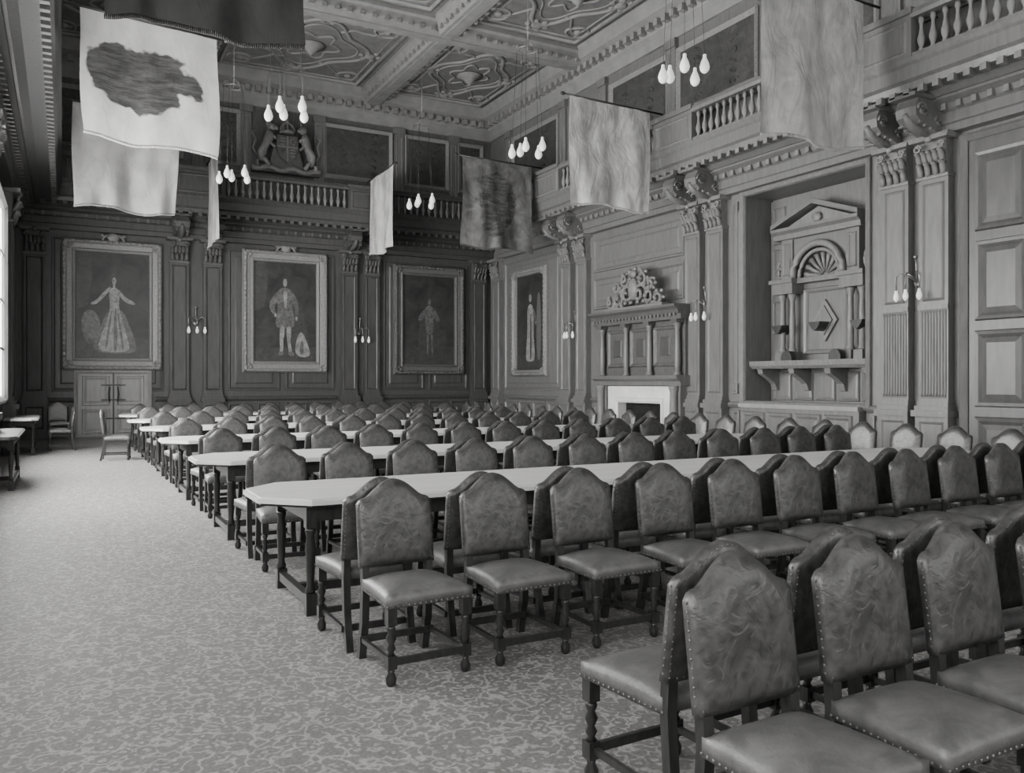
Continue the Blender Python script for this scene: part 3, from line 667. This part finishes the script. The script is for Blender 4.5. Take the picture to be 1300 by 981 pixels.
for s in (-1,1):
    for xx in (.98,.72):
        x=s*xx
        b.box(x-.1,x+.1,-.36,-.06,1.92,2.1); b.lathe([(.08,2.1),(.085,2.15),(.06,2.2),(.065,2.6),(.05,3.15),(.085,3.25),(.09,3.3)],x,-.24,0,12,1)
    b.box(s*.58,s*1.12,-.4,-.06,3.3,3.52); b.box(s*.54,s*1.16,-.46,-.06,3.52,3.6)
    b.box(s*.66,s*.96,-.3,-.06,3.6,4.42,0); b.ring(min(s*.7,s*.92),max(s*.7,s*.92),3.68,4.34,[(0,.3),(.02,.33),(.05,.31)],1)
    b.tube([(s*(1.08+.1*math.cos(t)*(1-t/12)),-.2,3.8+.22*math.sin(t)*(1-t/12)) for t in [q*.6 for q in range(16)]],.035,6,False,1)
b.sweepx([(.06,4.42),(.4,4.42),(.42,4.52),(.5,4.58),(.5,4.64),(.06,4.64)],-1.08,1.08)
for s in (-1,1):
    b.prism([(s*1.08,4.64),(s*1.08,4.73),(0,5.12),(0,5.02)],-.5,-.06,'xz',0)
b.prism([(-.9,4.64),(.9,4.64),(0,4.98)],-.3,-.06,'xz',1)
b.ball((0,-.34,4.76),(.12,.06,.1),10,6,1)
for r,wd,y in ((.62,.07,-.34),(.50,.04,-.28)):
    b.tube([(r*math.cos(t),y,3.6+r*1.05*math.sin(t)) for t in [pi*q/20 for q in range(21)]],wd,8,False,1)
for q in range(9):
    t=pi*(q+.5)/9; b.tube([(.08*math.cos(t),-.1,3.62+.08*math.sin(t)),(.3*math.cos(t),-.14,3.6+.3*math.sin(t)),(.46*math.cos(t),-.16,3.6+.48*math.sin(t))],.04,6,False,1,1,[.02,.04,.06])
b.prism([(.66,3.6),(.66,4.42),(-.66,4.42),(-.66,3.6)]+[(-.6*math.cos(pi*q/16),3.6+.63*math.sin(pi*q/16)) for q in range(17)],-.26,-.06,'xz',0)
b.box(-.62,.62,-.3,-.06,3.5,3.6,0); 
b.ring(-.56,.56,2.05,3.4,[(0,.06),(.02,.12),(.07,.1),(.1,.07)],0)
b.prism([(0,2.3),(.3,2.72),(0,3.14),(-.3,2.72)],-.12,-.06,'xz',1); b.prism([(0,2.42),(.2,2.72),(0,3.02),(-.2,2.72)],-.15,-.12,'xz',0)
mkobj('arched_back',b.mesh('arched_back',[WOODR,WOODL]),e)
for x,z in ((-.98,2.6),(0,2.62),(.98,2.6)):
    mkobj('bracket',MB().prism([(-.14,.06),(.14,.06),(.12,.0),(.06,-.08),(0,-.12),(-.06,-.08),(-.12,0)],-.42,-.1,'xz').mesh('bracket',[WOODD]),e,(x,0,z))
for x in (-.6,.6):
    mkobj('plinth',MB().prism([(-.14,0)]+[(-.14*math.cos(pi*q/10),.05+.15*math.sin(pi*q/10)) for q in range(11)]+[(.14,0)],-.55,-.42,'xz').mesh('plinth',[WOODD]),e,(x,0,1.92))  # solid dark half-disc stands in for the shade of an arched niche opening
# ---------------------------------------------------------------- tables
def table(cx,cy,Lx,Wy,label,top=None,grp='long dining tables'):
    e=empty('dining_table' if top is None else 'side_table',(cx,cy,0)); tag(e,label,'table',grp)
    a,c=Lx/2,Wy/2; ch=min(.28,a*.4)
    def ol(k): return [(-a+ch,-c+k),(a-ch,-c+k),(a-k,-c+ch),(a-k,c-ch),(a-ch,c-k),(-a+ch,c-k),(-a+k,c-ch),(-a+k,-c+ch)]
    b=MB().prism(ol(.0),.715,.745,'xy').prism(ol(.02),.745,.755,'xy').prism(ol(.02),.70,.715,'xy',1)
    mkobj('tabletop',b.mesh('tabletop',[top or TABLE,CHW]),e)
    b=MB()
    if Lx>Wy:
        n=max(2,round(Lx/1.8)); px=[-a+.3+(Lx-.6)*i/n for i in range(n+1)]; py=c-.12
    else:
        px=[-a+.1,a-.1]; py=c-.3
    x0,x1=px[0],px[-1]
    b.box(x0,x1,-py-.015,-py+.015,.6,.70).box(x0,x1,py-.015,py+.015,.6,.70)
    for x in px:
        b.box(x-.02,x+.02,-py,py,.6,.7); b.box(x-.025,x+.025,-py,py,.06,.12)
    b.box(x0,x1,-.03,.03,.055,.115)
    mkobj('under_frame',b.mesh('under_frame',[CHW]),e)
    for x in px:
        for y in (-py,py): mkobj('leg',TLEG,e,(x,y,0))
b=MB(); b.box(-.035,.035,-.035,.035,0,.14); b.box(-.035,.035,-.035,.035,.56,.70); b.lathe([(.03,.14),(.036,.16),(.024,.19),(.03,.3),(.034,.42),(.026,.5),(.036,.54),(.032,.56)],n=10)
TLEG=b.mesh('leg',[CHW])
TY=[5.72,8.6,11.6,14.6,17.6,20.45]
for y in TY: table(4.85,y,7.5,1.05,'long pale-topped dining table with chamfered ends and dark legs')
table(-.78,14.2,.5,2.4,'dark side table by the window wall',LEATH,'side tables')
table(-.74,20.2,.6,2.2,'side table by the window wall',TABLE,'side tables')
# ---------------------------------------------------------------- chairs
def ztop(x,hw=.215):
    a=abs(x)
    z=.862
    if a<.175:
        t=a/.175; z+=.10*(1-t**2.0)**1.6
    if a>hw-.035: z-=.03*((a-(hw-.035))/.035)**2
    return z
def build_back():
    b=MB(); hw=.215; nu,nv=26,10; zb=.50
    def sh(z): return .205+(z-.45)*.13
    F=[];B=[]
    for j in range(nv+1):
        for i in range(nu+1):
            x=-hw+2*hw*i/nu; zt=ztop(x); z=zb+(zt-zb)*j/nv
            u=2*i/nu-1; v=2*j/nv-1
            d=.03*(1-abs(u)**5)*(1-abs(v)**7)
            F.append((x,sh(z)-.018-d,z)); B.append((x,sh(z)+.02+d*.35,z))
    n=nu+1; N=len(F); fs=[]
    for j in range(nv):
        for i in range(nu):
            a=j*n+i; fs.append((a,a+1,a+n+1,a+n)); fs.append((N+a,N+a+n,N+a+n+1,N+a+1))
    for i in range(nu):
        fs.append((i,N+i,N+i+1,i+1)); a=nv*n+i; fs.append((a,a+1,N+a+1,N+a))
    for j in range(nv):
        a=j*n; fs.append((a,a+n,N+a+n,N+a)); a=j*n+nu; fs.append((a,N+a,N+a+n,a+n))
    b.add(F+B,fs,0,True)
    pts=[]
    k=13
    for i in range(k): z=zb+.02+(.82-zb-.02)*i/(k-1); pts+= [(-hw+.01,z),(hw-.01,z)]
    for i in range(1,k): x=-hw+.012+(2*hw-.024)*i/k; pts.append((x,zb+.014))
    for i in range(1,18): x=-hw+.012+(2*hw-.024)*i/18; pts.append((x,ztop(x)-.012))
    for (x,z) in pts:
        b.ball((x,sh(z)-.02,z),(.0045,.004,.0045),5,3,1); b.ball((x,sh(z)+.021,z),(.0045,.004,.0045),5,3,1)
    for s in (-1,1):
        for i in range(12): z=zb+.03+(.8-zb)*i/11; b.ball((s*(hw+.001),sh(z),z),(.003,.005,.005),5,3,1)
    return b
def build_seat():
    b=MB(); nu=12; hwf,hwb=.235,.205; yf,yb=-.235,.20; vs=[];fs=[]
    for j in range(nu+1):
        for i in range(nu+1):
            u=2*i/nu-1; v=2*j/nu-1; y=yf+(yb-yf)*j/nu; hw=hwf+(hwb-hwf)*j/nu
            z=.445+.04*(1-abs(u)**4)*(1-abs(v)**4)
            vs.append((u*hw,y,z))
    n=nu+1
    for j in range(nu):
        for i in range(nu): a=j*n+i; fs.append((a,a+1,a+n+1,a+n))
    per=[i for i in range(n)]+[j*n+nu for j in range(1,n)]+[nu*n+i for i in range(nu-1,-1,-1)]+[j*n for j in range(nu-1,0,-1)]
    N=len(vs)
    for q in per: vs.append((vs[q][0],vs[q][1],.385))
    for k in range(len(per)): k2=(k+1)%len(per); fs.append((per[k],N+k,N+k2,per[k2]))
    fs.append(tuple(N+k for k in range(len(per))))
    b.add(vs,fs,0,True)
    for k in range(17):
        t=k/16; b.ball((-hwf+2*hwf*t,yf-.002,.395),(.006,.004,.006),5,3,1)
        for s in (-1,1): b.ball((s*(hwf+(hwb-hwf)*t+.001),yf+(yb-yf)*t,.395),(.004,.006,.006),5,3,1)
    return b
def build_fleg():
    b=MB(); b.box(-.024,.024,-.024,.024,.30,.385); b.box(-.024,.024,-.024,.024,.085,.15)
    b.lathe([(.016,.0),(.026,.015),(.028,.04),(.016,.065),(.022,.085)],n=10)
    b.lathe([(.022,.15),(.014,.165),(.024,.185),(.014,.205),(.026,.235),(.015,.26),(.024,.28),(.02,.30)],n=10)
    return b
def build_bleg():
    b=MB(); vs=[]; 
    for z,y in ((0,.06),(.2,.015),(.4,0),(.56,.012)):
        vs+=[(-.02,y-.02,z),(.02,y-.02,z),(.02,y+.02,z),(-.02,y+.02,z)]
    fs=[(3,2,1,0),(12,13,14,15)]
    for j in range(3):
        for i in range(4): i2=(i+1)%4; fs.append((j*4+i,j*4+i2,j*4+4+i2,j*4+4+i))
    return b.add(vs,fs,0)
def build_str():
    b=MB(); b.box(-.215,.215,-.222,-.202,.1,.135).box(-.215,.215,.2,.222,.1,.135); b.box(-.21,-.19,-.21,.215,.105,.13).box(.19,.21,-.21,.215,.105,.13)
    return b
bk,se,fl,bl,st=build_back(),build_seat(),build_fleg(),build_bleg(),build_str()
CM={'backrest':bk.mesh('backrest',[LEATH,STUD]),'seat':se.mesh('seat',[LSEAT,STUD]),'fleg':fl.mesh('front_leg',[CHW]),'bleg':bl.mesh('back_leg',[CHW]),'st':st.mesh('stretcher',[CHW])}
FLP=[(-.205,-.208),(.205,-.208)]; BLP=[(-.185,.205),(.185,.205)]
b=MB()
def merge(src,off,mm):
    o=len(b.v); b.v+=[(x+off[0],y+off[1],z) for x,y,z in src.v]
    for f,m_,s_ in zip(src.f,src.m,src.s): b.f.append([i+o for i in f]); b.m.append(mm[m_]); b.s.append(s_)
merge(bk,(0,0),[0,3]); merge(se,(0,0),[1,3]); merge(st,(0,0),[2])
for p in FLP: merge(fl,p,[2])
for p in BLP: merge(bl,p,[2])
CJ=b.mesh('dining_chair',[LEATH,LSEAT,CHW,STUD])
CJP=b.mesh('dining_chair_pale',[LPALE,LPALE,LSEAT,STUD])
rc=random.Random(11)
def chair(x,y,rot,simple=False,label=None,grp='dining chairs in rows',jit=True,me=None):
    if jit: x+=rc.uniform(-.015,.015); y+=rc.uniform(-.012,.012); rot+=rc.uniform(-.04,.04)
    label=label or 'leather dining chair with humped studded back and turned legs'
    if simple:
        o=mkobj('dining_chair',me or CJ,None,(x,y,0),rot); tag(o,label,'chair',grp); return
    e=empty('dining_chair',(x,y,0),rot); tag(e,label,'chair',grp)
    mkobj('backrest',CM['backrest'],e); mkobj('seat',CM['seat'],e); mkobj('stretcher',CM['st'],e)
    for p in FLP: mkobj('leg',CM['fleg'],e,(p[0],p[1],0))
    for p in BLP: mkobj('leg',CM['bleg'],e,(p[0],p[1],0))
PY=[4.42,7.2,10.1,13.1,16.1,19.05]
for k,yp in enumerate(PY):
    for i in range(12):
        x=1.62+.62*i
        chair(x,yp-.325,0,yp>11); chair(x-.04,yp+.325,pi,yp>11)
for i in range(12): chair(1.64+.62*i,21.75,0,True)
for i in range(5):
    chair((1.88,2.44,3.02,3.62,4.22)[i],1.72,0); chair((1.95,2.52,3.10,3.70,4.30)[i],2.40,pi)
y=4.3
while y<20.2:
    chair(9.25,y,-pi/2,y>11,'leather dining chair standing along the table ends'); y+=.66
chair(.91,17.6,pi/2-.15,True,'single leather chair standing apart on open carpet','separate chairs')
chair(-.1,24.2,.1,True,'pale leather chair standing against the end wall','separate chairs',me=CJP)
chair(-.05,20.6,-pi/2+.1,True,'dark leather chair at the side table','separate chairs')
# ---------------------------------------------------------------- camera / world
cam=bpy.data.cameras.new('Camera'); co=bpy.data.objects.new('Camera',cam); COL.objects.link(co)
co.location=(0,0,1.5); co.rotation_euler=(pi/2,0,-math.radians(28.4)); cam.sensor_width=36; cam.lens=1054/1300*36; cam.shift_y=-.005; cam.clip_start=.05
SC.camera=co
w=bpy.data.worlds.new('World'); SC.world=w; w.use_nodes=True; w.node_tree.nodes['Background'].inputs[0].default_value=(.8,.8,.8,1); w.node_tree.nodes['Background'].inputs[1].default_value=.5
